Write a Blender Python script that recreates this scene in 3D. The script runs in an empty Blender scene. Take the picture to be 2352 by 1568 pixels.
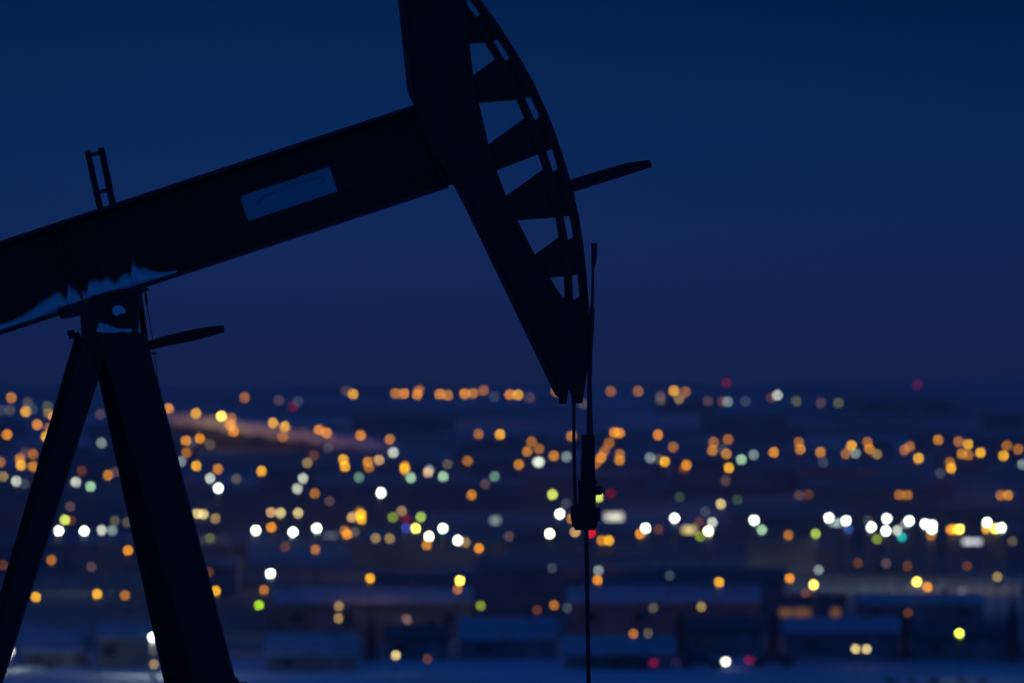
import bpy, bmesh, math, random
from mathutils import Vector, noise
random.seed(7)
sc = bpy.context.scene
COL = sc.collection
R = math.radians

# ------------------------------------------------------------------ camera
DP = 71.7                       # metres to the pumpjack's plane
Q = DP * 36 / 300 / 2352        # metres per unit of a 2352 wide frame at that plane
S = DP * 36 / 300 / 4000        # the same per unit of a 4000 wide frame
cd = bpy.data.cameras.new('camera'); cam = bpy.data.objects.new('camera', cd); COL.objects.link(cam)
cam.location = (0, 0, 0); cam.rotation_euler = (math.pi / 2, 0, 0)
cd.lens = 300; cd.sensor_width = 36; cd.clip_start = 0.5; cd.clip_end = 30000
cd.dof.use_dof = True; cd.dof.focus_distance = DP; cd.dof.aperture_fstop = 3.25
sc.camera = cam

# ------------------------------------------------------------------ light and exposure
def lin(h):
    h = h.lstrip('#'); o = []
    for i in (0, 2, 4):
        c = int(h[i:i + 2], 16) / 255
        o.append(c / 12.92 if c <= 0.04045 else ((c + 0.055) / 1.055) ** 2.4)
    return tuple(o)

sc.view_settings.view_transform = 'Standard'; sc.view_settings.look = 'None'
sc.view_settings.exposure = 0; sc.view_settings.gamma = 1
w = bpy.data.worlds.new('World'); sc.world = w; w.use_nodes = True
nt = w.node_tree; N = nt.nodes; L = nt.links
bg = N['Background']
tc = N.new('ShaderNodeTexCoord'); sp = N.new('ShaderNodeSeparateXYZ'); L.new(tc.outputs['Generated'], sp.inputs[0])
mr = N.new('ShaderNodeMapRange'); mr.inputs['From Min'].default_value = -0.05; mr.inputs['From Max'].default_value = 0.45
L.new(sp.outputs['Z'], mr.inputs['Value'])
rp = N.new('ShaderNodeValToRGB'); L.new(mr.outputs[0], rp.inputs[0])
stops = [(-0.05, '10173c'), (-0.006, '162143'), (0.002, '152652'), (0.012, '112a5c'), (0.024, '0a295c'), (0.042, '03224d'), (0.16, '0e2f6a'), (0.40, '0a3674')]
el = rp.color_ramp.elements
for i, (z, h) in enumerate(stops):
    e = el[i] if i < 2 else el.new(0.5)
    e.position = (z + 0.05) / 0.5; e.color = (*lin(h), 1)
mx = N.new('ShaderNodeMapRange'); mx.inputs['From Min'].default_value = -0.07; mx.inputs['From Max'].default_value = 0.07
L.new(sp.outputs['X'], mx.inputs['Value'])
fx = N.new('ShaderNodeValToRGB'); L.new(mx.outputs[0], fx.inputs[0])      # lens vignette put into the sky colour, palest left of centre
fe = fx.color_ramp.elements; fx.color_ramp.interpolation = 'B_SPLINE'
for i, (u, v) in enumerate([(0.0, 0.88), (0.35, 1.04), (0.6, 0.95), (1.0, 0.70)]):
    e = fe[i] if i < 2 else fe.new(0.5)
    e.position = u; e.color = (v, v, v, 1)
mul = N.new('ShaderNodeVectorMath'); mul.operation = 'SCALE'
L.new(rp.outputs[0], mul.inputs[0]); L.new(fx.outputs[0], mul.inputs['Scale'])
sky = N.new('ShaderNodeTexSky'); sky.sky_type = 'NISHITA'; sky.sun_disc = False
sky.sun_elevation = R(-3); sky.sun_rotation = R(180); sky.ozone_density = 4       # the sun has set behind the camera
tint = N.new('ShaderNodeVectorMath'); tint.operation = 'MULTIPLY'; tint.inputs[1].default_value = (0.05, 0.36, 0.9)
L.new(sky.outputs[0], tint.inputs[0])
add = N.new('ShaderNodeVectorMath'); add.operation = 'ADD'
L.new(mul.outputs[0], add.inputs[0]); L.new(tint.outputs[0], add.inputs[1])
L.new(add.outputs[0], bg.inputs['Color']); bg.inputs['Strength'].default_value = 1.0

cy = sc.cycles
cy.use_denoising = True; cy.use_adaptive_sampling = False
cy.max_bounces = 4; cy.diffuse_bounces = 2; cy.glossy_bounces = 2; cy.sample_clamp_indirect = 1.0

# ------------------------------------------------------------------ helpers
def mat(name, col, rough=0.6, metal=0.0, noise_scale=0, noise_amt=0.0, bump=0.0, spec=0.5):
    m = bpy.data.materials.new(name); m.use_nodes = True
    t = m.node_tree; b = t.nodes['Principled BSDF']
    b.inputs['Base Color'].default_value = (*col, 1); b.inputs['Roughness'].default_value = rough
    b.inputs['Metallic'].default_value = metal; b.inputs['Specular IOR Level'].default_value = spec
    if noise_scale:
        co = t.nodes.new('ShaderNodeTexCoord')
        n = t.nodes.new('ShaderNodeTexNoise'); n.inputs['Scale'].default_value = noise_scale; n.inputs['Detail'].default_value = 6
        t.links.new(co.outputs['Object'], n.inputs['Vector'])
        r = t.nodes.new('ShaderNodeValToRGB')
        r.color_ramp.elements[0].position = 0.3; r.color_ramp.elements[1].position = 0.7
        r.color_ramp.elements[0].color = (*[c * (1 - noise_amt) for c in col], 1)
        r.color_ramp.elements[1].color = (*[min(1, c * (1 + noise_amt)) for c in col], 1)
        t.links.new(n.outputs['Fac'], r.inputs[0]); t.links.new(r.outputs[0], b.inputs['Base Color'])
        if bump:
            bp = t.nodes.new('ShaderNodeBump'); bp.inputs['Strength'].default_value = bump; bp.inputs['Distance'].default_value = 0.02
            t.links.new(n.outputs['Fac'], bp.inputs['Height']); t.links.new(bp.outputs[0], b.inputs['Normal'])
    return m

def emit(name, col, strength):
    m = bpy.data.materials.new(name); m.use_nodes = True
    t = m.node_tree; t.nodes.clear()
    o = t.nodes.new('ShaderNodeOutputMaterial'); e = t.nodes.new('ShaderNodeEmission')
    e.inputs[0].default_value = (*col, 1); e.inputs[1].default_value = strength
    t.links.new(e.outputs[0], o.inputs[0])
    return m

M = dict(
    paint=mat('dark_painted_steel', (0.0095, 0.0068, 0.0045), 0.55, 0.0, 9, 0.5, 0.15, 0.3),
    edge=mat('worn_steel', (0.018, 0.0135, 0.009), 0.5, 0.0, 14, 0.5, 0.1, 0.4),
    plate=mat('pale_plate', (0.26, 0.38, 0.37), 0.6, 0.0, 3, 0.12),
    snow=mat('snow', (0.54, 0.64, 0.60), 0.7, 0, 14, 0.05, 0.6, 0.2),
    cable=mat('greased_cable', (0.016, 0.015, 0.015), 0.5),
    roof_snow=mat('snowy_roof', (0.29, 0.33, 0.34), 0.8, 0, 0.6, 0.25),
    roof_thin=mat('thinly_snowed_roof', (0.12, 0.13, 0.14), 0.8, 0, 0.6, 0.25),
    roof_dark=mat('bare_roof', (0.055, 0.055, 0.06), 0.8, 0, 0.6, 0.4),
    wall_dark=mat('dark_cladding', (0.15, 0.15, 0.15), 0.8, 0, 0.5, 0.3),
    wall_tan=mat('pale_stucco', (0.20, 0.18, 0.16), 0.8, 0, 0.5, 0.2),
    glass=mat('dark_window', (0.02, 0.02, 0.025), 0.15),
    trim=mat('trim', (0.25, 0.25, 0.25), 0.6),
    pole=mat('galvanised_pole', (0.10, 0.10, 0.11), 0.5, 0.3),
    needle=mat('spruce_needles', (0.018, 0.030, 0.018), 0.8, 0, 2, 0.5),
    bark=mat('bark', (0.04, 0.03, 0.022), 0.9, 0, 4, 0.4),
    twig=mat('bare_twigs', (0.03, 0.026, 0.022), 0.9),
    car=mat('dark_car_paint', (0.04, 0.042, 0.05), 0.3), tyre=mat('tyre', (0.015, 0.015, 0.015), 0.9),
)

def obj(name, bm, m, parent=None, smooth=False):
    me = bpy.data.meshes.new(name)
    bmesh.ops.recalc_face_normals(bm, faces=bm.faces)
    bm.to_mesh(me); bm.free()
    for mm in (m if isinstance(m, (list, tuple)) else [m]): me.materials.append(mm)
    if smooth:
        for p in me.polygons: p.use_smooth = True
    o = bpy.data.objects.new(name, me); COL.objects.link(o)
    if parent:
        o.parent = parent
        if parent.parent: pl = parent.parent.location
        else: pl = parent.location
        if parent.type == 'EMPTY': o.matrix_parent_inverse.identity(); me.transform(__import__('mathutils').Matrix.Translation(-Vector(parent.location)))
        elif parent.parent and parent.parent.type == 'EMPTY': me.transform(__import__('mathutils').Matrix.Translation(-Vector(parent.parent.location)))
    return o

def tag(o, label=None, cat=None, group=None, kind=None):
    if label: o['label'] = label
    if cat: o['category'] = cat
    if group: o['group'] = group
    if kind: o['kind'] = kind
    return o

def empty(name, loc, label, cat, group=None, rz=0):
    o = bpy.data.objects.new(name, None); COL.objects.link(o); o.location = loc; o.rotation_euler = (0, 0, rz)
    o.empty_display_size = 0.3
    return tag(o, label, cat, group)

def add_box(bm, x0, x1, y0, y1, z0, z1):
    v = [bm.verts.new(p) for p in ((x0, y0, z0), (x1, y0, z0), (x1, y1, z0), (x0, y1, z0), (x0, y0, z1), (x1, y0, z1), (x1, y1, z1), (x0, y1, z1))]
    for f in ((0, 3, 2, 1), (4, 5, 6, 7), (0, 1, 5, 4), (1, 2, 6, 5), (2, 3, 7, 6), (3, 0, 4, 7)): bm.faces.new([v[i] for i in f])

def P(dx, dy, ya=0.0):
    """a point of the pumpjack's plane (2352 unit frame), ya metres behind it"""
    k = (DP + ya) / DP
    return Vector(((dx - 1176) * Q * k, DP + ya, (784 - dy) * Q * k))

def prism(bm, poly, ya, yb):
    near = [P(x, y, ya) for x, y in poly]
    a = [bm.verts.new(p) for p in near]
    b = [bm.verts.new((p.x, DP + yb, p.z)) for p in near]
    n = len(a)
    bm.faces.new(a); bm.faces.new(list(reversed(b)))
    for i in range(n): bm.faces.new((a[i], b[i], b[(i + 1) % n], a[(i + 1) % n]))

def PR(poly, ya, yb):
    bm = bmesh.new(); prism(bm, poly, ya, yb); return bm

def tube(bm, pts, radii, seg=12):
    """round bar through 3-D points with one radius each"""
    rings = []
    for i, p in enumerate(pts):
        p = Vector(p)
        d = (Vector(pts[min(i + 1, len(pts) - 1)]) - Vector(pts[max(i - 1, 0)])).normalized()
        u = d.cross(Vector((0, 1, 0.013))).normalized(); v = d.cross(u)
        rings.append([bm.verts.new(p + (u * math.cos(2 * math.pi * k / seg) + v * math.sin(2 * math.pi * k / seg)) * radii[i]) for k in range(seg)])
    for a, b in zip(rings, rings[1:]):
        for k in range(seg): bm.faces.new((a[k], a[(k + 1) % seg], b[(k + 1) % seg], b[k]))
    bm.faces.new(rings[0]); bm.faces.new(list(reversed(rings[-1])))

def TB(pts, radii, seg=12):
    bm = bmesh.new(); tube(bm, pts, radii, seg); return bm

# ------------------------------------------------------------------ ground
def ground_base(D):
    pts = [(-400, -1.0), (0, -1.75), (30, -2.4), (72, -4.5), (300, -16), (600, -28.2), (750, -30), (3000, -16), (3250, -16.2), (3800, -26), (9000, -60)]
    if D <= pts[0][0]: return pts[0][1]
    for (a, za), (b, zb) in zip(pts, pts[1:]):
        if D <= b: return za + (zb - za) * (D - a) / (b - a)
    return pts[-1][1]

def ground_z(x, D):
    n = 0.0
    if D > 900:
        a = min(1, (D - 900) / 400)
        n = a * (noise.noise(Vector((x / 260, D / 330, 3.1))) * 0.9 + noise.noise(Vector((x / 900, 7, 1.1))) * (5.0 * min(1, max(0, (D - 2200) / 700)) + 0.3))
    return ground_base(D) + n

bm = bmesh.new()
rows = [-400, -150, 0, 15, 30, 50, 72, 100, 150, 200, 260, 300, 380, 450, 520, 600, 650, 700, 750] + list(range(770, 1300, 20)) + list(range(1300, 3300, 40)) + [3350, 3450, 3600, 3800, 4500]
cols = [-4600, -2500, -1200, -600] + [i * 12 for i in range(-28, 29)] + [600, 1200, 2500, 4600]
grid = [[bm.verts.new((x, D, ground_z(x, D))) for x in cols] for D in rows]
for a, b in zip(grid, grid[1:]):
    for i in range(len(cols) - 1): bm.faces.new((a[i], a[i + 1], b[i + 1], b[i]))
gm = bpy.data.materials.new('snowy_ground'); gm.use_nodes = True
t = gm.node_tree; b = t.nodes['Principled BSDF']; b.inputs['Roughness'].default_value = 0.85; b.inputs['Specular IOR Level'].default_value = 0.15
co = t.nodes.new('ShaderNodeTexCoord')
mp = t.nodes.new('ShaderNodeMapping'); mp.inputs['Scale'].default_value = (0.014, 0.006, 0.0)
t.links.new(co.outputs['Object'], mp.inputs[0])
n1 = t.nodes.new('ShaderNodeTexNoise'); n1.inputs['Scale'].default_value = 1.0; n1.inputs['Detail'].default_value = 5; n1.inputs['Roughness'].default_value = 0.6
t.links.new(mp.outputs[0], n1.inputs['Vector'])
sep = t.nodes.new('ShaderNodeSeparateXYZ'); t.links.new(co.outputs['Object'], sep.inputs[0])
cover = t.nodes.new('ShaderNodeMapRange'); cover.inputs['From Min'].default_value = 0; cover.inputs['From Max'].default_value = 4000
t.links.new(sep.outputs['Y'], cover.inputs['Value'])
cr = t.nodes.new('ShaderNodeValToRGB'); t.links.new(cover.outputs[0], cr.inputs[0])   # open snow close by, ploughed streets in town, fields beyond paled to suggest haze
ce = cr.color_ramp.elements
for i, (d, v) in enumerate([(0, 0.75), (770, 0.42), (815, 0.13), (1200, 0.02), (1500, 0.07), (1900, 0.17), (2600, 0.19), (3200, 0.18)]):
    e = ce[i] if i < 2 else ce.new(0.5)
    e.position = d / 4000; e.color = (v, v, v, 1)
sm = t.nodes.new('ShaderNodeMath'); sm.operation = 'ADD'
t.links.new(n1.outputs['Fac'], sm.inputs[0]); t.links.new(cr.outputs[0], sm.inputs[1])
gr = t.nodes.new('ShaderNodeValToRGB'); t.links.new(sm.outputs[0], gr.inputs[0])
gr.color_ramp.elements[0].position = 0.52; gr.color_ramp.elements[0].color = (0.05, 0.049, 0.05, 1)
gr.color_ramp.elements[1].position = 0.95; gr.color_ramp.elements[1].color = (0.52, 0.56, 0.58, 1)
t.links.new(gr.outputs[0], b.inputs['Base Color'])
g = obj('ground', bm, gm, smooth=True); g['kind'] = 'structure'

# ------------------------------------------------------------------ pumpjack
base = Vector(((300 - 1176) * Q, DP, -4.5))
pj = empty('pumpjack', base, 'black pumpjack silhouette with ladder on its beam and tall curved horsehead', 'pumpjack')
def beam_top(x): return 553 - 0.3280 * x
def beam_bot(x): return 768 - 0.3280 * x
XL, XR = -900, 1062
web = PR([(XL, beam_top(XL) + 4), (XR, beam_top(XR) + 4), (XR, beam_bot(XR) - 4), (XL, beam_bot(XL) - 4)], -0.02, 0.02)
beam = obj('walking_beam', web, M['paint'], pj)
obj('flange', PR([(XL, beam_top(XL)), (950, beam_top(950)), (952, beam_top(950) + 8), (XL, beam_top(XL) + 8.5)], -0.19, 0.19), M['edge'], beam)
obj('flange', PR([(XL, beam_bot(XL) - 9), (1028, beam_bot(1028) - 8.5), (1031, beam_bot(1031)), (XL, beam_bot(XL))], -0.19, 0.19), M['edge'], beam)
for x in (120, 950):
    obj('stiffener', PR([(x, beam_top(x) + 8), (x + 5, beam_top(x + 5) + 8), (x + 76, beam_bot(x + 76) - 8), (x + 71, beam_bot(x + 71) - 8)], -0.15, -0.021), M['paint'], beam)
# nameplate
npoly = [(553, 450.5), (757, 383), (762, 400), (775.5, 440), (573, 507), (567, 499), (558, 473)]
obj('nameplate', PR(npoly, -0.036, -0.021), M['plate'], beam)
fl = bmesh.new()   # faded brush marks and the four fixings
def ribbon(bm, pts, hw, ya):
    q = [P(x, y, ya) for x, y in pts]
    prev = None
    for i, p in enumerate(q):
        d = (q[min(i + 1, len(q) - 1)] - q[max(i - 1, 0)]).normalized(); nrm = Vector((-d.z, 0, d.x)) * (hw * Q)
        cur = (bm.verts.new(p + nrm), bm.verts.new(p - nrm))
        if prev: bm.faces.new((prev[0], prev[1], cur[1], cur[0]))
        prev = cur
ribbon(fl, [(590, 470), (604, 452), (640, 436), (690, 418), (735, 407), (744, 413), (738, 424)], 2.4, -0.0385)
for x, y in ((556, 453), (756, 386), (772, 438), (574, 504), (655, 419), (672, 472)):
    ribbon(fl, [(x - 1.4, y), (x + 1.4, y)], 1.4, -0.0392)
obj('faded_marking', fl, mat('faded_marking', (0.19, 0.29, 0.28), 0.7), beam)
# ladder on top
lad = obj('ladder', PR([(194, 347), (207, 344), (238, 482), (224, 486)], -0.16, -0.13), M['paint'], pj)
obj('rail', PR([(225, 341), (239, 338), (267, 470), (252, 474)], -0.16, -0.13), M['paint'], lad)
obj('rung', PR([(206, 352), (228, 347), (229.5, 356), (208, 360)], -0.155, -0.135), M['edge'], lad)
obj('rung', PR([(228, 436), (248, 432), (250, 441), (230, 445)], -0.155, -0.135), M['edge'], lad)
# snow along the bottom flange: from the web down to the flange's lip
def z1(l): return [(x / 2.9626, 294 + y / 2.9626) for x, y in l]
top = z1([(-200, 1385), (-90, 1352), (0, 1330), (60, 1315), (120, 1288), (190, 1250), (260, 1190), (330, 1146), (375, 1112), (412, 1104), (436, 1140), (452, 1152), (462, 1062), (472, 1048), (510, 1076), (545, 1090), (570, 1108), (588, 1104), (596, 1040), (640, 1028), (690, 1030), (730, 1008), (760, 1028), (782, 1050), (798, 1040), (812, 1004), (850, 978), (878, 984), (890, 990), (897, 906), (912, 915), (950, 948), (1000, 952), (1085, 978), (1140, 974), (1205, 968)])
dn = []
for i, (a, c) in enumerate(zip(top, top[1:])):
    for k in range(4):
        u = k / 4; dn.append((a[0] + (c[0] - a[0]) * u + random.uniform(-.5, .5), a[1] + (c[1] - a[1]) * u + random.uniform(-1.0, 1.0)))
dn.append(top[-1])
for _ in range(1): dn = [dn[0]] + [((p[0] + 2 * q[0] + r[0]) / 4, (p[1] + 2 * q[1] + r[1]) / 4) for p, q, r in zip(dn, dn[1:], dn[2:])] + [dn[-1]]
top = dn
sb = bmesh.new(); ra = []; rb = []
x_of = lambda i: -60 + i * (470 / (len(top) - 1))
for i, (x, y) in enumerate(top):
    xf = min(max(x, -60), 408) if i else -60
    p = P(x, y, -0.024); q = P(xf, beam_bot(xf) - 9.5, -0.165)
    mid = (p + q) / 2 + Vector((0, random.uniform(-.004, .004), random.uniform(-.004, .002)))
    th = min(1.0, (p - q).length / 0.25)
    m1 = p + (q - p) * 0.33 + Vector((0, -0.030 * th, 0.010 * th)); m2 = p + (q - p) * 0.7 + Vector((0, -0.028 * th, 0.018 * th))
    ra.append((sb.verts.new(p), sb.verts.new(m1), sb.verts.new(m2), sb.verts.new(q), sb.verts.new(P(xf, beam_bot(xf) - 9.5, -0.026))))
for a, c in zip(ra, ra[1:]):
    for k in range(5): sb.faces.new((a[k], a[(k + 1) % 5], c[(k + 1) % 5], c[k]))
sb.faces.new(ra[0]); sb.faces.new(list(reversed(ra[-1])))
obj('snow_drift', sb, M['snow'], beam, smooth=True)

# horsehead
z2 = lambda l: [(882 + x / 3.3333, y / 3.3333) for x, y in l]
z3 = lambda l: [(940.8 + x / 2.6667, 352.8 + y / 2.6667) for x, y in l]
holes = [z2([(637, 40 - 240), (560, 40 - 260), (640, -40), (637, 40)]),   # the opening cut off by the frame's top edge
         z2([(653, 332), (770, 323), (850, 456), (682, 578)]), z2([(725, 787), (1013, 763), (1075, 907), (801, 1104)]),
         z2([(862, 1303), (1180, 1180), (1217, 1297), (934, 1500)]), z3([(660, 408), (893, 390), (913, 512), (768, 618)]),
         z3([(858, 758), (945, 750), (950, 872), (938, 885)])]
slits = [z2([(560, -200), (600, -190), (738, 110), (708, 132)]),
         z2([(832, 306), (873, 304), (962, 442), (930, 467)]), z2([(1078, 747), (1124, 745), (1191, 893), (1155, 922)]),
         z2([(1243, 1157), (1287, 1140), (1331, 1287), (1293, 1314)]), z3([(943, 383), (980, 381), (1003, 508), (970, 531)]),
         z3([(995, 744), (1031, 740), (1041, 875), (1003, 899)])]
head_l = [(899, -150), (905, -90), (914, 0), (925, 105), (935.5, 210), (949, 240), (985, 330), (1044, 430), (1070, 480), (1166, 679), (1274.6, 906), (1284, 913), (1283, 927), (1301, 927), (1306.5, 893), (1312, 908), (1315, 925.5), (1338, 925.5), (1347, 865), (1351, 838), (1352, 760), (1350, 700), (1331, 681), (1317, 690)]
head_r = [(1297, 680), (1293, 685), (1262.5, 637), (1229, 584.6), (1188.3, 506), (1162, 450), (1140.6, 391), (1122, 331), (1099.5, 236), (1087, 174), (1078, 100), (1073, 12), (1070, -60), (1040, -150)]
spine = obj('horsehead', PR(head_l + head_r, -0.14, 0.14), M['paint'], pj)
# side plate standing proud along the back edge
obj('back_flange', PR([(899, -150), (914, 0), (935.5, 210), (949, 240), (962, 232), (948, 206), (931, 0), (915, -150)], -0.17, 0.17), M['edge'], spine)
obj('back_flange', PR([(1044, 430), (1070, 480), (1166, 679), (1274.6, 906), (1282, 896), (1174, 674), (1079, 476), (1054, 428)], -0.17, 0.17), M['edge'], spine)
rim_o = [(1010, -150), (1050, -65)] + z2([(740, 0), (850, 150), (950, 300), (1050, 460), (1150, 640), (1240, 840), (1310, 1010), (1370, 1190), (1427, 1375)]) + z3([(1005, 235), (1040, 400), (1065, 560), (1085, 740), (1096, 900)]) + [(1353, 740), (1352, 800)]
rim_i = [(995, -150), (1030, -75)]
for s in slits[1:]: rim_i += [s[1], s[2]]
rim_i[2:2] = [z2([(660, 0)])[0], z2([(738, 110)])[0]]
rim_i += [(1334, 720), (1338, 800)]
obj('curved_rim', PR(rim_o + list(reversed(rim_i)), -0.13, 0.13), M['paint'], spine)
st_l = [h[1] for h in holes[1:]]; st = []
left = []; right = []
for h, s in zip(holes[1:], slits[1:]):
    left += [h[1], h[2]]; right += [s[0], s[3]]
left = [z2([(660, 60)])[0], z2([(700, 140)])[0]] + left + [(1300, 700)]; right = [z2([(637, 40)])[0], z2([(708, 132)])[0]] + right + [(1320, 700)]
left[0] = (1068, 20); left[1] = (1090, 42)
obj('inner_stringer', PR(left + list(reversed(right)), -0.11, 0.11), M['paint'], spine)
def rib(a_h, a_s, b_h, b_s):
    """plate between the opening above (a) and the opening below (b)"""
    inx = 10
    poly = [(a_h[3][0] - inx, a_h[3][1] + 4), a_h[3], a_h[2], a_s[3], a_s[2], (a_s[2][0] + 9, a_s[2][1] + 3), (b_s[1][0] + 9, b_s[1][1] - 3), b_s[1], b_s[0], b_h[1], b_h[0], (b_h[0][0] - inx, b_h[0][1] - 4)]
    obj('rib', PR(poly, -0.095, 0.095), M['paint'], spine)
h0 = [None, None, (1092, 38), (1073, 12)]
rib([(1040, -60), (1060, -60), z2([(707, 131)])[0], z2([(637, 40)])[0]], [(0, 0), (0, 0), slits[0][2], slits[0][3]], holes[1], slits[1])
for i in range(1, 5): rib(holes[i], slits[i], holes[i + 1], slits[i + 1])
# bar standing out in front of the head, carried on the far side of the rim
obj('stop_bar', PR([(1286, 423), (1310, 413)] + z2([(1650, 1307), (1860, 1248), (2037, 1224), (2051, 1277), (1800, 1360), (1452, 1468)]) + [(1290, 449)], -0.06, 0.06), M['paint'], pj)
# bridle, carrier bar, rods
def vtube(l, ya, k=1.0): return TB([P(x, y, ya) for x, y, hw in l], [hw * Q * k for x, y, hw in l], 14)
br = obj('bridle_cable', vtube([(1365, 558, 6.9), (1364.6, 592, 6.6), (1363, 609, 5), (1362, 615, 3.2), (1360.4, 703, 3.4), (1360, 709, 6.4), (1358.3, 756, 6), (1356, 803, 5.4), (1354, 885, 5), (1354.8, 998, 8)], -0.05), M['cable'], pj)
obj('bridle_cable', vtube([(1317.6, 870, 3.9), (1318, 1000, 3.8), (1321.6, 1175, 3.8)], 0.06), M['cable'], pj)
c = bmesh.new()
prism(c, [(1337, 998), (1365, 998), (1367, 1103), (1333.5, 1103)], -0.07, 0.03)
for yy in range(1004, 1100, 9): prism(c, [(1335.4, yy), (1366.5, yy), (1366.9, yy + 3.6), (1335.2, yy + 3.6)], -0.075, 0.035)
obj('rod_clamp', c, M['paint'], pj)
c = bmesh.new()
prism(c, [(1327, 1103), (1371, 1103), (1371, 1110), (1368.5, 1110), (1368.5, 1163), (1327, 1163), (1329, 1140), (1327.5, 1112)], -0.075, 0.03)
prism(c, [(1368.4, 1116), (1380, 1116), (1385, 1121), (1385, 1130), (1381, 1136), (1368.4, 1136)], -0.05, 0.01)
obj('load_cell', c, M['paint'], pj)
c = bmesh.new()
prism(c, [(1310.8, 1166.5), (1313, 1163), (1326, 1158), (1368, 1163), (1368, 1166), (1378.4, 1166), (1378.4, 1195), (1372.5, 1195), (1372, 1210), (1366, 1213), (1366, 1216.5), (1320, 1216.5), (1320, 1212), (1314, 1209), (1313, 1195), (1310.8, 1195)], -0.1, 0.14)
obj('carrier_bar', c, M['paint'], pj)
obj('polished_rod', vtube([(1346.8, 1214, 5.0), (1352, 1568, 5.0), (1361, 2030, 5.0)], -0.02), M['edge'], pj)
# samson post
z4 = lambda l: [(x / 3.8096, 764.4 + y / 3.8096) for x, y in l]
def leg(pts_top, pts_bot, ya_t, ya_b, th, name='leg', m='paint'):
    """tapered box leg: (left x, right x, y) at top and bottom of the frame's plane, leaning from depth ya_t to ya_b"""
    bmx = bmesh.new(); ring = []
    for (xl, xr, y), ya in ((pts_top, ya_t), (pts_bot, ya_b)):
        a = P(xl, y, ya - th / 2); c2 = P(xr, y, ya - th / 2)
        k = [a, c2, Vector((c2.x, DP + ya + th / 2, c2.z)), Vector((a.x, DP + ya + th / 2, a.z))]
        ring.append([bmx.verts.new(p) for p in k])
    bmx.faces.new(ring[0]); bmx.faces.new(list(reversed(ring[1])))
    for k in range(4): bmx.faces.new((ring[0][k], ring[0][(k + 1) % 4], ring[1][(k + 1) % 4], ring[1][k]))
    return obj(name, bmx, M[m], pj)
def ext(a, b, y):  # extrapolate an edge
    return a[0] + (b[0] - a[0]) * (y - a[1]) / (b[1] - a[1])
YB = 2016
Rl = ((237.6, 922), (377, 1568)); Rr = ((338, 790), (538, 1556)); Rg = ((226, 775), (449, 1568))
Ll = ((168, 775), (52, 1176)); Lr = ((235, 922), (15, 1568))
leg((226, 331, 764), (ext(*Rg, YB), ext(*Rr, YB), YB), -0.30, -1.0, 0.26)                    # near legs
leg((ext(*Rl, 790), 330, 790), (ext(*Rl, YB), ext(*Rr, YB) - 92, YB), 0.20, 0.9, 0.24)       # far leg, showing to the left of the near one
leg((194, 255, 770), (ext(*Ll, YB) + 24, ext(*Lr, YB), YB), -0.12, -0.8, 0.24)
leg((172, 232, 772), (ext(*Ll, YB), ext(*Lr, YB) - 24, YB), 0.25, 1.0, 0.24)
leg((311, 322, 655), (328, 342, 800), 0.34, 0.42, 0.12, 'brace')
z1p = z1
obj('post_cap', PR(z1p([(545, 1265), (640, 1140), (800, 1095), (945, 1130), (925, 1383), (930, 1390), (700, 1440), (555, 1440)]), -0.24, 0.24), M['paint'], pj)
sd = bmesh.new()
prism(sd, z1p([(395, 1222), (480, 1200), (640, 1140), (800, 1098), (945, 1085), (975, 1083), (1000, 1088), (1000, 1105), (975, 1110), (940, 1137), (640, 1260), (530, 1272), (480, 1290), (430, 1293), (412, 1296), (405, 1280)]), -0.215, 0.2)
obj('saddle_bearing', sd, M['edge'], pj)
for l in ([(395, 1217), (425, 1217), (430, 1295), (412, 1296)], [(975, 1088), (1001, 1088), (1000, 1106), (978, 1110)]):
    obj('clamp_bolt', PR(z1p(l), -0.235, -0.2), M['paint'], pj)
obj('pivot_boss', TB([P(273, 714, -0.29), P(273, 714, -0.2)], [22 * Q, 22 * Q], 20), M['edge'], pj)
def lump(poly, ya0, ya1):
    """snow lying against a face: full at its foot, thin at its top"""
    bmx = bmesh.new(); ys = [p[1] for p in poly]; lo, hi = max(ys), min(ys)
    a = [bmx.verts.new(P(x, y, ya0 + (ya1 - ya0) * (lo - y) / (lo - hi + 1e-6))) for x, y in poly]
    b2 = [bmx.verts.new(P(x, y, ya1)) for x, y in poly]
    n = len(a)
    bmx.faces.new(a); bmx.faces.new(list(reversed(b2)))
    for i in range(n):
        try: bmx.faces.new((a[i], b2[i], b2[(i + 1) % n], a[(i + 1) % n]))
        except ValueError: pass
    bmesh.ops.remove_doubles(bmx, verts=bmx.verts, dist=1e-4)
    return bmx
obj('snow_patch', lump(z1p([(765, 1225), (785, 1208), (825, 1208), (850, 1230), (858, 1256), (835, 1262), (825, 1257), (805, 1275), (788, 1280), (770, 1262)]), -0.34, -0.295), M['snow'], pj)
obj('snow_patch', lump(z1p([(652, 1384), (668, 1355), (668, 1330), (690, 1322), (712, 1334), (728, 1330), (745, 1346), (775, 1352), (800, 1362), (850, 1366), (880, 1362), (905, 1376), (900, 1384), (860, 1392), (840, 1384), (780, 1392), (700, 1392)]), -0.40, -0.25), M['snow'], pj)
obj('snow_patch', lump(z1p([(1000, 1505), (1022, 1510), (1030, 1530), (1010, 1538)]), -0.2, -0.15), M['snow'], pj)
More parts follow.
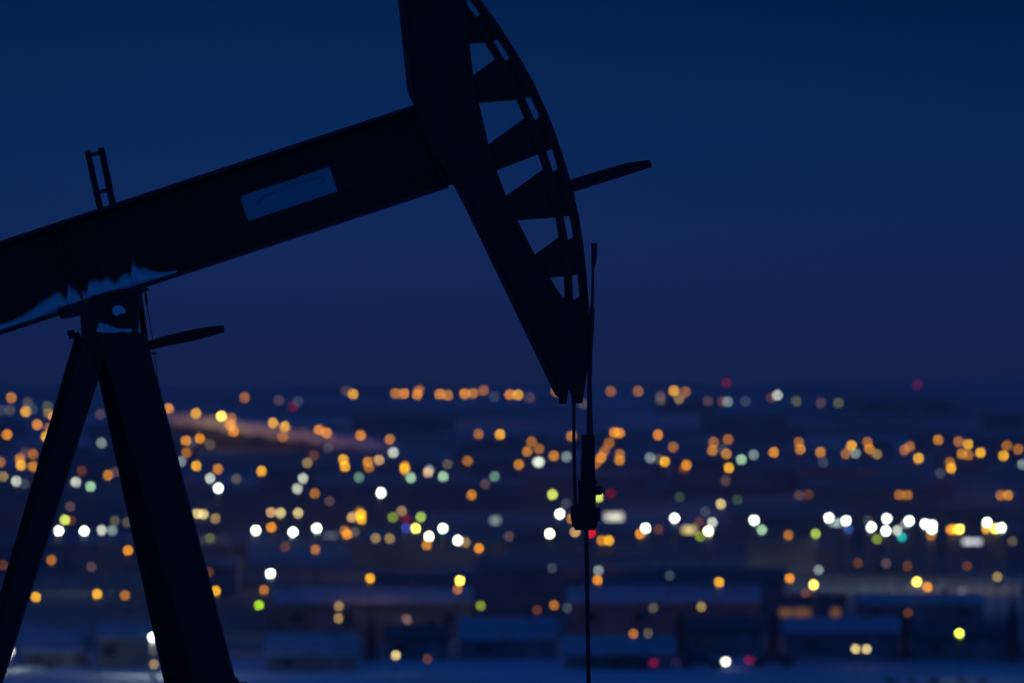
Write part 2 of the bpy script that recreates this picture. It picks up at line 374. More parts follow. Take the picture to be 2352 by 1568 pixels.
# side arm with a rounded tip
obj('support_arm', PR(z1p([(985, 1452), (1005, 1450), (1100, 1421), (1200, 1394), (1310, 1370), (1400, 1354), (1470, 1346), (1510, 1345), (1520, 1352), (1524, 1388), (1500, 1394), (1400, 1424), (1300, 1450), (1200, 1470), (1100, 1490), (1030, 1507), (1000, 1506)]), -0.07, 0.05), M['paint'], pj)
obj('arm_cap', PR(z1p([(1496, 1344), (1521, 1343), (1526, 1390), (1502, 1396)]), -0.075, 0.055), M['edge'], pj)
obj('bracket', PR(z1p([(1000, 1529), (1068, 1527), (1070, 1533), (1040, 1538), (1000, 1540)]), -0.2, -0.1), M['paint'], pj)
guy = [(333, 668, 1.2), (335.5, 682, 3.2), (337, 696, 3.4), (338, 700, 1.1), (350, 775, 0.8), (355, 812, 0.8), (366, 900, 0.8), (374, 925, 0.8)]
obj('guy_wire', vtube(guy, -0.16), M['cable'], pj)
# fittings on the left leg
f = bmesh.new()
prism(f, [(154, 762), (158, 758), (170, 758), (172, 766), (178, 762), (184, 768), (182, 778), (158, 778), (158, 770), (154, 769)], -0.2, -0.1)
prism(f, [(157, 838), (176, 800), (180, 830), (164, 846), (158, 843)], -0.18, -0.08)
prism(f, [(150, 862), (158, 858), (172, 860), (168, 872), (150, 871)], -0.18, -0.08)
obj('valve_fitting', f, M['paint'], pj)
obj('hose', TB([P(x, y, -0.27) for x, y in ((172, 788), (178, 778), (192, 775), (203, 782), (202, 793), (188, 797), (175, 800), (166, 830), (158, 880))], [1.3 * Q] * 9, 8), M['edge'], pj)
obj('foot_bracket', PR([(528, 1555), (544, 1556), (548, 1566), (566, 1567), (568, 1580), (530, 1580)], -0.7, -0.55), M['paint'], pj)
bm = bmesh.new()
prism(bm, [(-110, 2002), (760, 2002), (760, 2022), (-110, 2022)], -1.3, 1.25)
obj('base_skid', bm, M['paint'], pj)

# ------------------------------------------------------------------ town: where a pixel of the 4000 wide frame meets the ground
K = DP / S
def place(px, py, hp):
    """world point seen at (px, py) that stands hp metres above the ground"""
    k = -(py - 1333) / K; kx = (px - 2000) / K
    lo, hi = 640.0, 3050.0
    f = lambda D: k * D - ground_z(kx * D, D) - hp
    if f(lo) * f(hi) > 0: return None
    for _ in range(50):
        m = (lo + hi) / 2
        if f(lo) * f(m) <= 0: hi = m
        else: lo = m
    return Vector((kx * lo, lo, k * lo))

PAL = dict(o=('e8943a', 1), q=('c8843e', 1), d=('a86c44', 1), m=('564658', 1), a=('f8b432', 1), z=('ffdc6c', 2.2), w=('f2fff2', 2.6), W=('fff0c8', 3.2),
           v=('c9d2c6', 1), s=('7f9198', 1), k=('3c4860', 1), p=('a6d2b0', 1), n=('668f80', 1), y=('d4e272', 1.2), l=('a8e030', 1), f=('344c4a', 1),
           r=('5e1640', 1), R=('d82420', 1), t=('10a8aa', 1), b=('4450c0', 1), c=('dcc890', 1), h=('98805e', 1), M=('561648', 1), u=('5c3a36', 1), x=('585458', 1),
           e=('7c9048', 1), L=('a6c460', 1), Y=('d8f060', 2.2), D=('d2a478', 1), B=('28489c', 1), g=('58604e', 1))
WORD = dict(o='warm orange', q='soft orange', d='dull copper', m='faint mauve', a='bright amber', z='glaring yellow', w='glaring white', W='glaring golden', v='pale white',
            s='silvery grey', k='faint slate', p='mint green', n='sea green', y='lemon', l='lime green', f='faint dark green', r='magenta red', R='vivid red', t='teal',
            b='violet blue', c='cream', h='tan', M='faint magenta', u='dim rust', x='faint grey', e='olive green', L='fresh green', Y='glaring lemon', D='peach', B='deep blue', g='dim khaki')
T = [  # tile origin, scale, then colour code and the disc centres
 ((0, 1450), 2.94, 'q130,300 k22,443 x118,443 a295,460 k375,435 x320,360 g545,400 h552,478 o615,515 o428,610 o80,725 d568,650 a528,748 q230,1000 a240,1075 d380,948 m290,935 q380,1088 d2,1040 h38,1203 v185,1258 k280,1290 s1165,818 m1150,490 u940,1140 v868,1268 p1040,1318 q1242,1188 m1335,1150 o1935,425 a2250,478 o2135,795 k2210,815 o2295,768 d2142,930 s2080,1032 a2255,1083'),
 ((800, 1450), 2.94, 'd455,298 m850,330 k1070,345 r1008,402 m1622,225 a1702,258 q2190,252 o2290,252 z190,512 d305,535 o292,610 o330,688 a783,590 a920,632 d897,752 o1312,668 o1400,702 o1790,735 q2125,778 v2165,930 x60,840 k1420,880 q150,1118 v60,1225 w155,1338 x362,1232 a650,1142 h1178,1048 a1590,1010 a1608,1090 q1872,1035 d1885,1100 D2000,1015 v1128,1225 v1062,1345 d1262,1398 n1770,1215 w2023,1392 q2300,1085 a2292,1118 u1255,960'),
 ((1600, 1450), 2.94, 'd110,215 o88,265 o345,260 q440,272 o632,258 q730,248 d850,217 k970,288 o1148,265 a1245,268 m1380,298 d1680,230 x1990,370 d2310,228 d790,717 a1038,722 d1400,803 q1350,918 d1485,888 q1860,740 q1655,968 s1800,978 q1255,1067 v1465,1038 v1495,1040 d665,1025 D210,1158 s225,1130 p385,1205 p15,1218 n975,1205 q712,1415 y1640,1412 y2165,1440 o2350,700 d2290,820 d2240,910 o2200,985 d2140,1050 r2310,1400 x435,1065 m870,1290'),
 ((2400, 1450), 2.94, 'd272,226 m530,278 x528,328 a683,222 d815,235 h742,315 r1285,130 m1075,340 u1240,345 s1300,345 k1505,342 v1870,272 u1800,300 g2090,340 o60,705 o500,727 d675,868 s410,992 x510,1005 a578,1033 o825,1075 u795,1115 d1140,812 d1305,780 q1125,905 k1245,890 q1285,945 p1458,1010 a1315,1103 s1597,955 o1830,927 d2118,812 q2135,892 d60,950 q60,1018 m1275,1255 f748,1440 u2230,1410 m2125,1420'),
 ((3200, 1450), 2.94, 'm20,360 g220,360 M1125,152 q15,925 k45,1040 d305,940 a370,850 s418,940 d555,810 q575,887 h660,948 d980,900 d1040,860 a1140,995 q1365,785 d1600,805 a1710,835 q1635,945 d1715,958 a1853,930 d1500,1040 a1515,1108 k1390,1165 d2155,850 a2118,965 d2285,893 s2335,1065 d920,1415 d1015,1415 d2085,1420 q2170,1418'),
 ((0, 1930), 2.94, 'm805,138 y745,290 u812,297 w675,415 w968,418 v1168,408 s1290,412 x1320,302 x1460,318 o1468,640 d590,752 u32,810 a1115,1140 d1435,1155 a412,1175 m1050,830 c2265,218'),
 ((800, 1930), 2.94, 'c-18,225 D760,205 c870,210 c1072,212 h120,275 g60,500 w585,410 o765,375 w1012,430 w1285,385 o1635,458 d1605,415 x1720,430 k1410,470 k1485,470 h1962,500 h2122,505 D1690,262 a1795,225 a1800,285 e2160,262 h2260,190 r2305,275 b2310,385 u925,598 d1270,630 u45,890 w755,905 a125,1105 d680,1095 l622,1270 a1898,960 h1538,1280 h1535,1420 m1432,75 m2310,1420'),
 ((1600, 1930), 2.94, 'L128,258 z70,388 W222,478 q195,580 w383,388 w552,525 h640,548 o797,615 m1140,480 W1608,447 w1725,220 k1795,105 D1900,430 R2080,440 q2205,525 a2290,525 q1862,275 z578,985 d550,1085 e817,1275 k1635,845 s2168,870 o2157,978 d1660,1270 u1465,1325 k1810,1300'),
 ((2400, 1930), 2.94, 'w692,270 w358,385 o295,450 u505,400 u975,320 k1045,195 c1222,108 f1412,60 v1125,320 W1078,418 e985,480 w1605,295 p1693,405 d1998,465 L2310,450 k635,932 a1202,1003 o2012,960 z2288,1035 u2195,1130 s2345,865 x445,1300 h997,1288'),
 ((3200, 1930), 2.94, 'w110,265 s170,325 s230,325 w308,298 B335,395 k560,300 w598,372 w775,275 w765,415 v895,410 s990,335 w1035,300 t948,485 e665,512 w1215,335 w1300,350 w1295,395 d1282,470 o1510,400 a1560,400 z1612,395 w1928,320 a1920,390 z2025,390 w2092,380 x2218,535 u445,785 u1015,820 u1700,820 h2045,945 z1120,1000 o1242,1062 k1640,1105 u1020,1355 m770,790'),
 ((0, 2250), 2.352, 'w1402,555 h1415,805 x1405,680 v94,682'),
 ((1000, 2250), 2.352, 'c1285,722 u1575,755 m1395,405'),
 ((2000, 2250), 2.352, 'd1115,525 x1250,520'),
 ((3000, 2250), 2.352, 'c805,665 c905,665 Y1757,520'),
]
lamps = []
for (ox, oy), scl, txt in T:
    for tok in txt.split():
        c0 = tok[0]; zx, zy = tok[1:].split(',')
        lamps.append((c0, ox + float(zx) / scl, oy + float(zy) / scl))

BLUR = 42.5; SIZE = 12.5
LM = {c0: emit('lamp_glow_' + WORD[c0].replace(' ', '_'), [max(0.0, v - f) for v, f in zip(lin(h), (0.004, 0.012, 0.055))], mlt * (BLUR / SIZE) ** 2 * 0.95) for c0, (h, mlt) in PAL.items()}
def sphere_mesh(name, m):
    b2 = bmesh.new(); bmesh.ops.create_icosphere(b2, subdivisions=2, radius=1.0)
    me = bpy.data.meshes.new(name); b2.to_mesh(me); b2.free(); me.materials.append(m)
    for p in me.polygons: p.use_smooth = True
    return me
GLOBE = {c0: sphere_mesh('lamp_globe', LM[c0]) for c0 in PAL}
b2 = bmesh.new()
tube(b2, [(0, 0, 0), (0, 0, 0.05), (0, 0, 0.0501), (0, 0, 1)], [1.7, 1.7, 1, 0.6], 8)
POLE = bpy.data.meshes.new('pole'); b2.to_mesh(POLE); b2.free(); POLE.materials.append(M['pole'])

def row_of(y):
    for lim, s in ((1610, 'on the skyline'), (1720, 'on the upper slope'), (1860, 'down the slope'), (1985, 'just above main street'), (2175, 'on main street'), (2320, 'in the dark lower town')):
        if y < lim: return s
    return 'among the near roofs'
def zone_of(x, y):
    xl = 290 + (1568 - y) * 0.58
    if x < max(60, xl): return 'left of the post legs'
    if y > 1570 and x < 400 + (y - 1568) * 0.37: return 'between the post legs'
    for lim, s in ((1000, 'beside the post legs'), (1330, "under the beam's pale plate"), (1700, "under the beam's head end"), (2010, 'under the horsehead'), (2240, 'left of the polished rod'), (2480, 'right of the polished rod'), (2760, 'under the stop bar'), (3120, 'midway right of rod'), (3560, 'in the right fifth')):
        if x < lim: return s
    return 'by the right edge'
buckets = {}
for i, (c0, x, y) in enumerate(lamps): buckets.setdefault((c0, row_of(y), zone_of(x, y)), []).append(i)
NUM = ['', 'one', 'two', 'three', 'four', 'five', 'six', 'seven', 'eight', 'nine']
ORD = ['leftmost', 'second', 'third', 'fourth', 'fifth', 'sixth', 'seventh']
label_of = {}
for (c0, rw, zn), ids in buckets.items():
    ids.sort(key=lambda i: lamps[i][1]); n = len(ids)
    kind = 'signal lamp' if c0 in 'rRtbBM' else 'street lamp'
    for j, i in enumerate(ids):
        if n == 1: s = f'{WORD[c0]} {kind} {rw} {zn}'
        else:
            o = 'leftmost' if j == 0 else 'rightmost' if j == n - 1 else ('middle' if n == 3 else ORD[j])
            s = f'{o} of {NUM[n]} {WORD[c0]} {kind}s {rw} {zn}'
        label_of[i] = (s, kind)
lamp_pts = []
POWER = dict(o=150, q=80, a=220, z=450, w=420, W=450, v=120, c=130, Y=300, p=80, d=40, L=80, y=120)
for i, (c0, x, y) in enumerate(lamps):
    hp = 4.2 if c0 == 'Y' else 3.5 if (c0 == 'w' and y > 2450) else 7.5 if y < 1900 else 7.0 if y < 2200 else 6.0 if y < 2320 else 3.3 if y < 2450 else 1.7
    boost = 1.0
    if x < 1530 and abs(y - (1610 + 0.139 * (x - 658))) < 52:       # lamps along the sloping road with the snow bank
        D = 1840.0; boost = 1.5
        p = Vector(((x - 2000) / K * D, D, -(y - 1333) / K * D))
    elif 1240 < x < 2160 and 2035 < y < 2135:                         # lamps along the main street
        D = place(x, 2070, 5.5).y; boost = 0.5
        p = Vector(((x - 2000) / K * D, D, -(y - 1333) / K * D))
    else:
        p = None
    while p is None and hp < 60:
        p = place(x, y, hp)
        if p is None: hp += 4 if y < 1600 else -0.5
        if hp < 0.4: break
    if p is None: print('no place', c0, x, y); continue
    lab, kind = label_of[i]
    gz = ground_z(p.x, p.y); r = SIZE / 2 * p.y / K
    root = empty('signal_lamp' if kind == 'signal lamp' else 'street_lamp', (p.x, p.y, gz), lab, kind, 'lamps across the town')
    g1 = bpy.data.objects.new('lamp_globe', GLOBE[c0]); g1.parent = root; g1.location = (0, 0, p.z - gz); g1.scale = (r, r, r); COL.objects.link(g1)
    g2 = bpy.data.objects.new('pole', POLE); g2.parent = root; g2.scale = (0.07, 0.07, max(0.1, p.z - gz - r * 0.9)); COL.objects.link(g2)
    if c0 in POWER:     # the light the lamp throws on snow, walls and air round it
        ld = bpy.data.lights.new('lamp_light', 'POINT'); ld.energy = ({'v': 70, 'w': 10}.get(c0, 1) if y > 2450 else 1) * POWER[c0] * 0.45 * boost * min(1.3, (p.z - gz) / 7) ** 2; ld.shadow_soft_size = 0.15
        cc = lin(PAL[c0][0]); mxc = max(cc); ld.color = [(v / mxc) ** 1.25 for v in cc]
        lo = bpy.data.objects.new('lamp_light', ld); lo.parent = root; lo.location = (0, -r * 1.3, p.z - gz - r * 1.3); COL.objects.link(lo)
    lamp_pts.append((x, y, p.y))

M['unlit_bank_earth'] = mat('unlit_bank_earth', (0.035, 0.033, 0.032), 0.95, 0, 0.4, 0.4)
M['bank_snow'] = mat('ploughed_snow', (0.62, 0.62, 0.62), 0.9, 0, 0.4, 0.25)
# the sloping road's embankment, shaped to catch the lamps' light; its crest falls right
bmx = bmesh.new(); rws = []
for x in range(520, 1580, 20):
    D = 1843.0; X = (x - 2000) / K * D; gz = ground_z(X, D)
    h = max(0.4, -(1594 + 0.139 * (x - 658) - 1333) / K * 1840 - gz - 0.7 + 0.25 * math.sin(x * 0.07)) * min(1, (1590 - x) / 120)
    sn = min(h, 2.5)                                                     # ploughed snow under the crest; dark earth below, coloured to narrow the lit streak
    rws.append([bmx.verts.new((X, D + y, gz + z)) for y, z in ((0, -.1), (.5 * (h - sn), max(0.0, h - sn)), (.5 * (h - sn) + .3, h - sn * .5), (.5 * (h - sn) + .9, h - .05), (.5 * h + 2.0, h), (1.6 * h + 3, -.1))])
for a, c2 in zip(rws, rws[1:]):
    for k in range(5):
        f = bmx.faces.new((a[k], a[k + 1], c2[k + 1], c2[k]))
        if k == 0: f.material_index = 1
o = obj('embankment', bmx, [M['bank_snow'], M['unlit_bank_earth']]); o['kind'] = 'structure'
# ------------------------------------------------------------------ wide lights: illuminated signs on two posts
def sign(x0, x1, y0, y1, hexc, mult, label, hp=3.0):
    p = place((x0 + x1) / 2, y1, hp); k = p.y / K
    W2 = max(1.0, (x1 - x0)) * k / 2; H = (y1 - y0) * k; gz = ground_z(p.x, p.y)
    root = empty('illuminated_sign', (p.x, p.y, gz), label, 'sign')
    bmx = bmesh.new(); add_box(bmx, p.x - W2, p.x + W2, p.y, p.y + 0.35, p.z, p.z + H)
    obj('sign_box', bmx, M['trim'], root)
    bmx = bmesh.new(); add_box(bmx, p.x - W2 * 0.99, p.x + W2 * 0.99, p.y - 0.06, p.y - 0.004, p.z + 0.01, p.z + H - 0.01)
    obj('lit_face', bmx, emit('lit_face', lin(hexc), mult), root)
    for s in (-0.7, 0.7):
        bmx = bmesh.new(); add_box(bmx, p.x + s * W2 - 0.1, p.x + s * W2 + 0.1, p.y + 0.05, p.y + 0.25, gz - 0.3, p.z - 0.003)
        obj('post', bmx, M['pole'], root)
    lamp_pts.append(((x0 + x1) / 2, y1, p.y))
sign(2365, 2432, 2004, 2030, 'd2d2bc', 1.9, 'wide cream-white glowing sign right of the rod clamp')
sign(2668, 2716, 2058, 2078, 'dcc680', 2.0, 'wide butter-yellow glowing sign on the main street beside a golden lamp')
sign(3764, 3800, 2106, 2122, 'c6c8ce', 2.6, 'left half of the white double sign near the right edge')
sign(3806, 3830, 2106, 2122, 'c6c8ce', 2.6, 'right half of the white double sign near the right edge')
sign(1920, 1950, 2022, 2040, '9cb0b0', 1.6, 'soft grey-green glowing sign on the main street left of the clamp')
sign(1395, 1412, 1990, 2030, 'd0ac38', 1.5, 'tall mustard-yellow glowing sign under the beam')

# ------------------------------------------------------------------ near buildings
def building(x0, x1, yr, ye, yb, roof, wall, label, lit=None, door=True):
    cx = (x0 + x1) / 2
    p = place(cx, yb, 0.0); k = p.y / K
    gz = p.z - 0.25; hw = (x1 - x0) * k / 2; eave = p.z + (yb - ye) * k; ridge = eave + (ye - yr) * k
    dep = max(6.0, (ridge - eave) * 5); X, Y = p.x, p.y
    root = empty('low_building', (X, Y, gz), label, 'building', 'buildings at the foot of the hill')
    bmx = bmesh.new()
    add_box(bmx, X - hw + 0.3, X + hw - 0.3, Y, Y + dep, gz, eave)
    for sx in (X - hw + 0.3, X + hw - 0.3):     # gables
        bmx.faces.new([bmx.verts.new(v) for v in ((sx, Y + 0.01, eave), (sx, Y + dep - 0.01, eave), (sx, Y + dep / 2, ridge - 0.12))])
    body = obj('wall', bmx, M[wall], root)
    bmx = bmesh.new(); th = 0.22; o = 0.45
    prof = [(Y - o, eave - 0.02), (Y + dep / 2, ridge), (Y + dep + o, eave - 0.02), (Y + dep + o, eave + th), (Y + dep / 2, ridge + th), (Y - o, eave + th)]
    a = [bmx.verts.new((X - hw, y, z)) for y, z in prof]; b3 = [bmx.verts.new((X + hw, y, z)) for y, z in prof]
    for i in range(6): bmx.faces.new((a[i], a[(i + 1) % 6], b3[(i + 1) % 6], b3[i]))
    bmx.faces.new((a[0], a[1], a[4], a[5])); bmx.faces.new((a[1], a[2], a[3], a[4])); bmx.faces.new((b3[0], b3[1], b3[4], b3[5])); bmx.faces.new((b3[1], b3[2], b3[3], b3[4]))
    rf = obj('roof', bmx, M[roof], root)
    bmx = bmesh.new(); cxn = X + hw * 0.4
    add_box(bmx, cxn - 0.3, cxn + 0.3, Y + dep * 0.45, Y + dep * 0.45 + 0.6, ridge - 0.5, ridge + 0.7); obj('chimney', bmx, M['wall_dark'], rf)
    nwin = max(2, int(hw * 2 / 4.2)); wz = gz + (eave - gz) * 0.45
    for i in range(nwin):
        wx = X - hw + (i + 0.5) * 2 * hw / nwin
        if door and i == nwin // 2:
            bmx = bmesh.new(); add_box(bmx, wx - 0.5, wx + 0.5, Y - 0.06, Y - 0.004, gz + 0.25, gz + 0.25 + min(2.05, (eave - gz) * 0.8)); d = obj('door', bmx, M['wall_dark' if wall != 'wall_dark' else 'trim'], root)
            continue
        hh = min(1.1, (eave - gz) * 0.35)
        bmx = bmesh.new(); add_box(bmx, wx - 0.75, wx + 0.75, Y - 0.07, Y - 0.004, wz - 0.08, wz + hh + 0.08); fr = obj('window', bmx, M['trim'], root)
        bmx = bmesh.new(); add_box(bmx, wx - 0.65, wx + 0.65, Y - 0.09, Y - 0.074, wz, wz + hh)
        obj('pane', bmx, lit if (lit and i in (0, 1)) else M['glass'], fr)
    return root
amber_win = emit('lit_shop_window', lin('9c6a38'), 0.62)
building(1064, 1850, 2303, 2356, 2490, 'roof_snow', 'wall_dark', 'long dark building with a wide snowy blue roof left of the polished rod')
building(2212, 2978, 2300, 2356, 2482, 'roof_snow', 'wall_dark', 'long dark building with a wide snowy roof directly behind the polished rod')
building(1030, 1400, 2488, 2560, 2622, 'roof_snow', 'wall_dark', 'low house with snow covered roof just right of the post legs')
building(1500, 1760, 2450, 2500, 2575, 'roof_dark', 'wall_dark', 'dark bare-roofed house with a cream porch lamp in front')
building(1786, 2180, 2425, 2500, 2572, 'roof_snow', 'wall_dark', 'snowy roofed house immediately left of the polished rod')
building(2195, 2640, 2494, 2556, 2612, 'roof_snow', 'wall_tan', 'pale walled house with snowy roof at the foot of the polished rod')
building(2660, 2990, 2420, 2460, 2560, 'roof_dark', 'wall_dark', 'dark house without snow on its roof behind the white headlamp car')
building(3340, 3850, 2325, 2362, 2440, 'roof_snow', 'wall_dark', 'long snowy roofed building under the two yellow lamps by the right edge')
building(3060, 3520, 2420, 2472, 2566, 'roof_snow', 'wall_dark', 'snow roofed house with two cream porch lamps in front')
building(3560, 3930, 2440, 2486, 2572, 'roof_dark', 'wall_dark', 'dark roofed house beside the glaring lemon lamp')
building(372, 600, 2446, 2492, 2606, 'roof_snow', 'wall_tan', 'pale walled house with snowy roof between the post legs')
building(80, 330, 2462, 2548, 2600, 'roof_snow', 'wall_dark', 'low snow covered house at the foot of the left post leg')
# long frontage with amber light in its windows
p = place(3160, 2428, 0); k = p.y / K
root = empty('shop_building', (p.x, p.y, p.z - 0.2), 'dark shop building with a row of amber lit windows in lower right', 'building', 'buildings at the foot of the hill')
bmx = bmesh.new(); add_box(bmx, p.x - 145 * k, p.x + 150 * k, p.y, p.y + 9, p.z - 0.2, p.z + 92 * k); obj('wall', bmx, M['wall_dark'], root)
bmx = bmesh.new(); add_box(bmx, p.x - 150 * k, p.x + 155 * k, p.y - 0.3, p.y + 9.3, p.z + 92.2 * k, p.z + 103 * k); obj('roof', bmx, M['roof_dark'], root)
for xa, xb in ((3044, 3104), (3107, 3168), (3244, 3284)):
    bmx = bmesh.new(); add_box(bmx, (xa - 2000) * k, (xb - 2000) * k, p.y - 0.08, p.y - 0.004, p.z + 22 * k, p.z + 54 * k); fr = obj('window', bmx, M['trim'], root)
    bmx = bmesh.new(); add_box(bmx, (xa - 1997) * k, (xb - 2003) * k, p.y - 0.11, p.y - 0.085, p.z + 24 * k, p.z + 52 * k); obj('pane', bmx, amber_win, fr)

# ------------------------------------------------------------------ two cars on the near road
def car(xl, xr, y, label, head_right=True, lit='head', rz=0.0):
    p = place((xl + xr) / 2, y + 26, 0)
    s = -1 if head_right else 1
    root = empty('car', (p.x, p.y, p.z), label, 'car', 'cars on the near road', rz=rz)
    prof = [(-2.15, .35), (-2.15, .75), (-1.2, .9), (-.55, 1.42), (.95, 1.45), (1.6, .98), (2.12, .92), (2.15, .4)]
    def raw(name, bmx, m, par):
        bmesh.ops.recalc_face_normals(bmx, faces=bmx.faces)
        me = bpy.data.meshes.new(name); bmx.to_mesh(me); bmx.free(); me.materials.append(m)
        o = bpy.data.objects.new(name, me); o.parent = par; COL.objects.link(o); return o
    bmx = bmesh.new(); a = [bmx.verts.new((x * s, -.85, z)) for x, z in prof]; c2 = [bmx.verts.new((x * s, .85, z)) for x, z in prof]
    bmx.faces.new(a); bmx.faces.new(list(reversed(c2)))
    for i in range(8): bmx.faces.new((a[i], c2[i], c2[(i + 1) % 8], a[(i + 1) % 8]))
    body = raw('body', bmx, M['car'], root)
    bmx = bmesh.new(); a = [(-.95, .95), (-.5, 1.34), (.85, 1.36), (1.35, .98)]
    v = [bmx.verts.new((x * s, -.866, z)) for x, z in a]; v2 = [bmx.verts.new((x * s, -.853, z)) for x, z in a]
    bmx.faces.new(v); bmx.faces.new(list(reversed(v2)))
    for i in range(4): bmx.faces.new((v[i], v2[i], v2[(i + 1) % 4], v[(i + 1) % 4]))
    raw('side_window', bmx, M['glass'], body)
    for x in (-1.35, 1.3):
        for yy in (-.86, .66):
            bmx = bmesh.new(); tube(bmx, [(x * s, yy, .33), (x * s, yy + .2, .33)], [.33, .33], 14); raw('wheel', bmx, M['tyre'], root)
    for nm, x, m in (('headlight', -2.16, None), ('taillight', 2.16, None)):
        for yy in (-.6, .6):
            bmx = bmesh.new(); bmesh.ops.create_icosphere(bmx, subdivisions=2, radius=0.16)
            for vv in bmx.verts: vv.co += Vector((x * s, yy - 0.1, .68))
            raw(nm, bmx, (HEAD if 'head' in lit else M['glass']) if nm == 'headlight' else (TAIL if 'tail' in lit else DIM), root)
HEAD = emit('headlight_glow', lin('f0e6d2'), 16.0); TAIL = emit('taillight_glow', lin('901040'), 3.0); DIM = emit('dim_taillight', lin('70304a'), 1.2)
car(2650, 2833, 2585, 'car with a lit white headlamp near the bottom edge', True, 'head', -0.15)
car(2925, 3108, 2578, 'car driving ahead of the white headlamp, small red tail lamp lit', True, 'tail', 0.2)
car(2368, 2553, 2589, 'dark car with glowing red tail lamp right of the polished rod foot', False, 'tail', -0.2)

# ------------------------------------------------------------------ spruces and shrubs by the near houses
def spruce_mesh():
    rnd = random.Random(3); bmx = bmesh.new()
    for i in range(1500):
        h = rnd.random() ** 1.25; r = (1 - h) * 0.30 * (0.75 + 0.35 * math.sin(h * 46)) * (0.45 + 0.55 * rnd.random()) + 0.01
        a = rnd.uniform(0, 6.283); c2 = Vector((r * math.cos(a), r * math.sin(a), 0.1 + 0.9 * h - r * 0.25))
        d = Vector((math.cos(a), math.sin(a), -0.35)).normalized() * rnd.uniform(.03, .06); sd = Vector((-math.sin(a), math.cos(a), rnd.uniform(-.3, .3))) * rnd.uniform(.012, .025)
        bmx.faces.new([bmx.verts.new(q) for q in (c2 - d, c2 + sd, c2 + d, c2 - sd)])
    me = bpy.data.meshes.new('crown'); bmx.to_mesh(me); bmx.free(); me.materials.append(M['needle']); return me
CROWN = spruce_mesh()
bmx = bmesh.new(); tube(bmx, [(0, 0, -0.03), (0, 0, 0.5), (0, 0, 0.97)], [0.03, 0.02, 0.004], 8)
TRUNK = bpy.data.meshes.new('trunk'); bmx.to_mesh(TRUNK); bmx.free(); TRUNK.materials.append(M['bark'])
def tree(x, y, h, label):
    p = place(x, y, 0)
    root = empty('spruce_tree', (p.x, p.y, p.z), label, 'tree', 'dark spruces by the near houses', rz=random.uniform(0, 6))
    for nm, me in (('crown', CROWN), ('trunk', TRUNK)):
        o = bpy.data.objects.new(nm, me); o.parent = root; o.scale = (h, h, h); COL.objects.link(o)
for x, y, h, lab in ((690, 2560, 5.5, 'dark spruce hidden behind the right post leg'), (1450, 2585, 4.0, 'small dark spruce between the two houses left of the cream porch lamp'),
                     (2655, 2570, 4.5, 'dark spruce at the left end of the bare-roofed house'), (3020, 2574, 4.6, 'dark spruce at the right end of the bare-roofed house'),
                     (3535, 2580, 4.4, 'dark spruce between the porch lamp house and its right neighbour'), (3955, 2590, 6.0, 'tall dark spruce at the right frame edge')):
    tree(x, y, h, lab)
def shrub_mesh():
    rnd = random.Random(5); bmx = bmesh.new()
    for i in range(90):
        a = rnd.uniform(0, 6.283); t2 = rnd.uniform(0.1, 0.9); b0 = Vector((rnd.gauss(0, .12), rnd.gauss(0, .12), 0)); e0 = b0 + Vector((math.cos(a) * t2, math.sin(a) * t2, rnd.uniform(.5, 1.0)))
        tube(bmx, [b0, (b0 + e0) / 2 + Vector((0, 0, .08)), e0], [.02, .013, .004], 4)
    me = bpy.data.meshes.new('bare_shrub'); bmx.to_mesh(me); bmx.free(); me.materials.append(M['twig']); return me
SHRUB = shrub_mesh()
for i, (x, y, s) in enumerate(((3480, 2668, .9), (3560, 2666, .8), (3650, 2669, 1.0), (3760, 2667, .8), (3840, 2668, .9), (190, 2612, .7))):
    p = place(x, y, 0); o = bpy.data.objects.new('bare_shrub', SHRUB); o.location = (p.x, p.y, p.z - .05); o.scale = (s * 1.3, s, s * .8); o.rotation_euler.z = i * 1.3; COL.objects.link(o)
    tag(o, ['leftmost', 'second', 'third', 'fourth', 'rightmost'][i] + ' of five bare dark shrubs along the bottom right edge' if i < 5 else 'bare dark shrub in front of the house at the left post leg', 'shrub', 'bare shrubs on the snow')

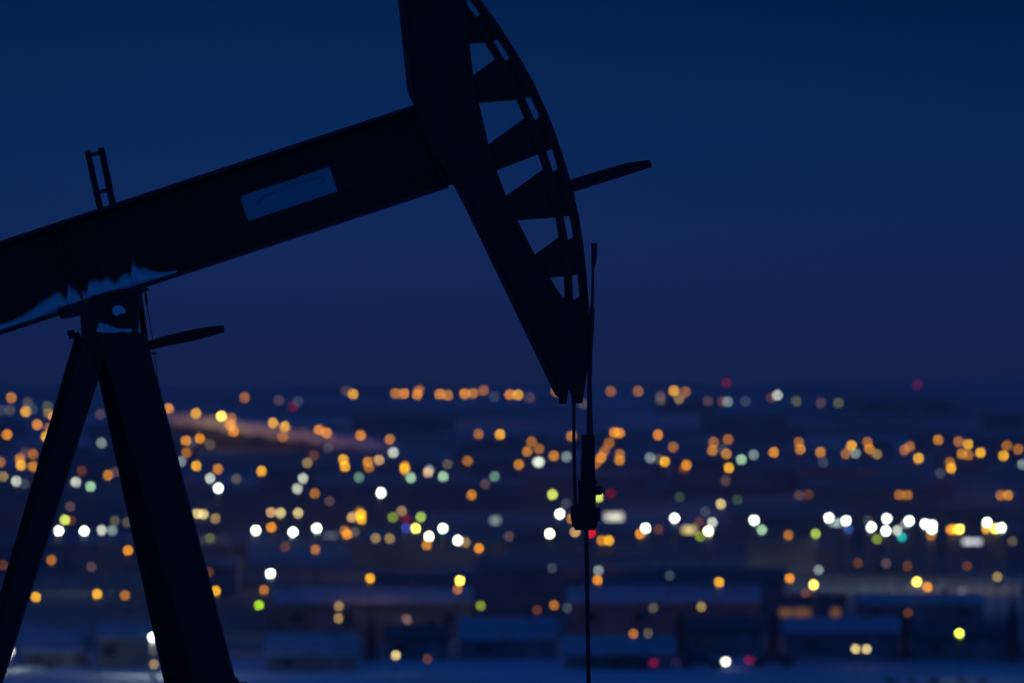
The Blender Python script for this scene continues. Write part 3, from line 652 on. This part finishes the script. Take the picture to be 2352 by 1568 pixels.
# ------------------------------------------------------------------ the rest of the town: one mass of low roofs nobody could count
bmx = bmesh.new(); rnd = random.Random(11); n = 0
while n < 70:
    D = 850 + 1500 * rnd.random() ** 1.2; half = D * 0.072
    x = rnd.uniform(-half, half); wd = rnd.uniform(7, 22); dp = rnd.uniform(7, 11); h = rnd.uniform(2.6, 3.4); rr = rnd.uniform(.8, 1.6)
    gz = ground_z(x, D); tz = gz + h + rr
    sx = 2000 + x / D * K; sy = 1333 - tz / D * K; hwp = wd / 2 / D * K
    n += 1
    if any(abs(lx - sx) < hwp + 24 and ly > sy - 26 and ld > D for lx, ly, ld in lamp_pts): continue
    if D < 900 and 1000 < sx < 3900: continue
    x0, x1 = x - wd / 2, x + wd / 2
    f0 = len(bmx.faces); add_box(bmx, x0, x1, D, D + dp, gz - 1, gz + h)
    prof = [(D - .4, gz + h + .02), (D + dp / 2, gz + h + rr), (D + dp + .4, gz + h + .02)]
    a = [bmx.verts.new((x0 - .3, y, z)) for y, z in prof]; c2 = [bmx.verts.new((x1 + .3, y, z)) for y, z in prof]
    fs = [bmx.faces.new((a[0], a[1], c2[1], c2[0])), bmx.faces.new((a[1], a[2], c2[2], c2[1])), bmx.faces.new(a), bmx.faces.new(c2)]
    for f in fs[:2]: f.material_index = 1 if rnd.random() < .6 else 2
bmx.normal_update()
o = obj('far_houses', bmx, [M['wall_dark'], M['roof_thin'], M['roof_dark']]); o['kind'] = 'stuff'; tag(o, 'blurred mass of low dark town houses across the valley', 'town')
# ------------------------------------------------------------------ winter air over the valley
bmx = bmesh.new(); add_box(bmx, -4700, 4700, -430, 4550, -75, 16)
hz = bpy.data.materials.new('haze'); hz.use_nodes = True; t = hz.node_tree; t.nodes.clear()
o1 = t.nodes.new('ShaderNodeOutputMaterial'); v1 = t.nodes.new('ShaderNodeVolumePrincipled')
v1.inputs['Color'].default_value = (0.95, 0.84, 0.95, 1); v1.inputs['Density'].default_value = 1.7e-4; v1.inputs['Anisotropy'].default_value = 0.7
t.links.new(v1.outputs[0], o1.inputs['Volume'])
o = obj('haze', bmx, hz); o['kind'] = 'stuff'
print('lamps', len(lamps), 'placed', len(lamp_pts))
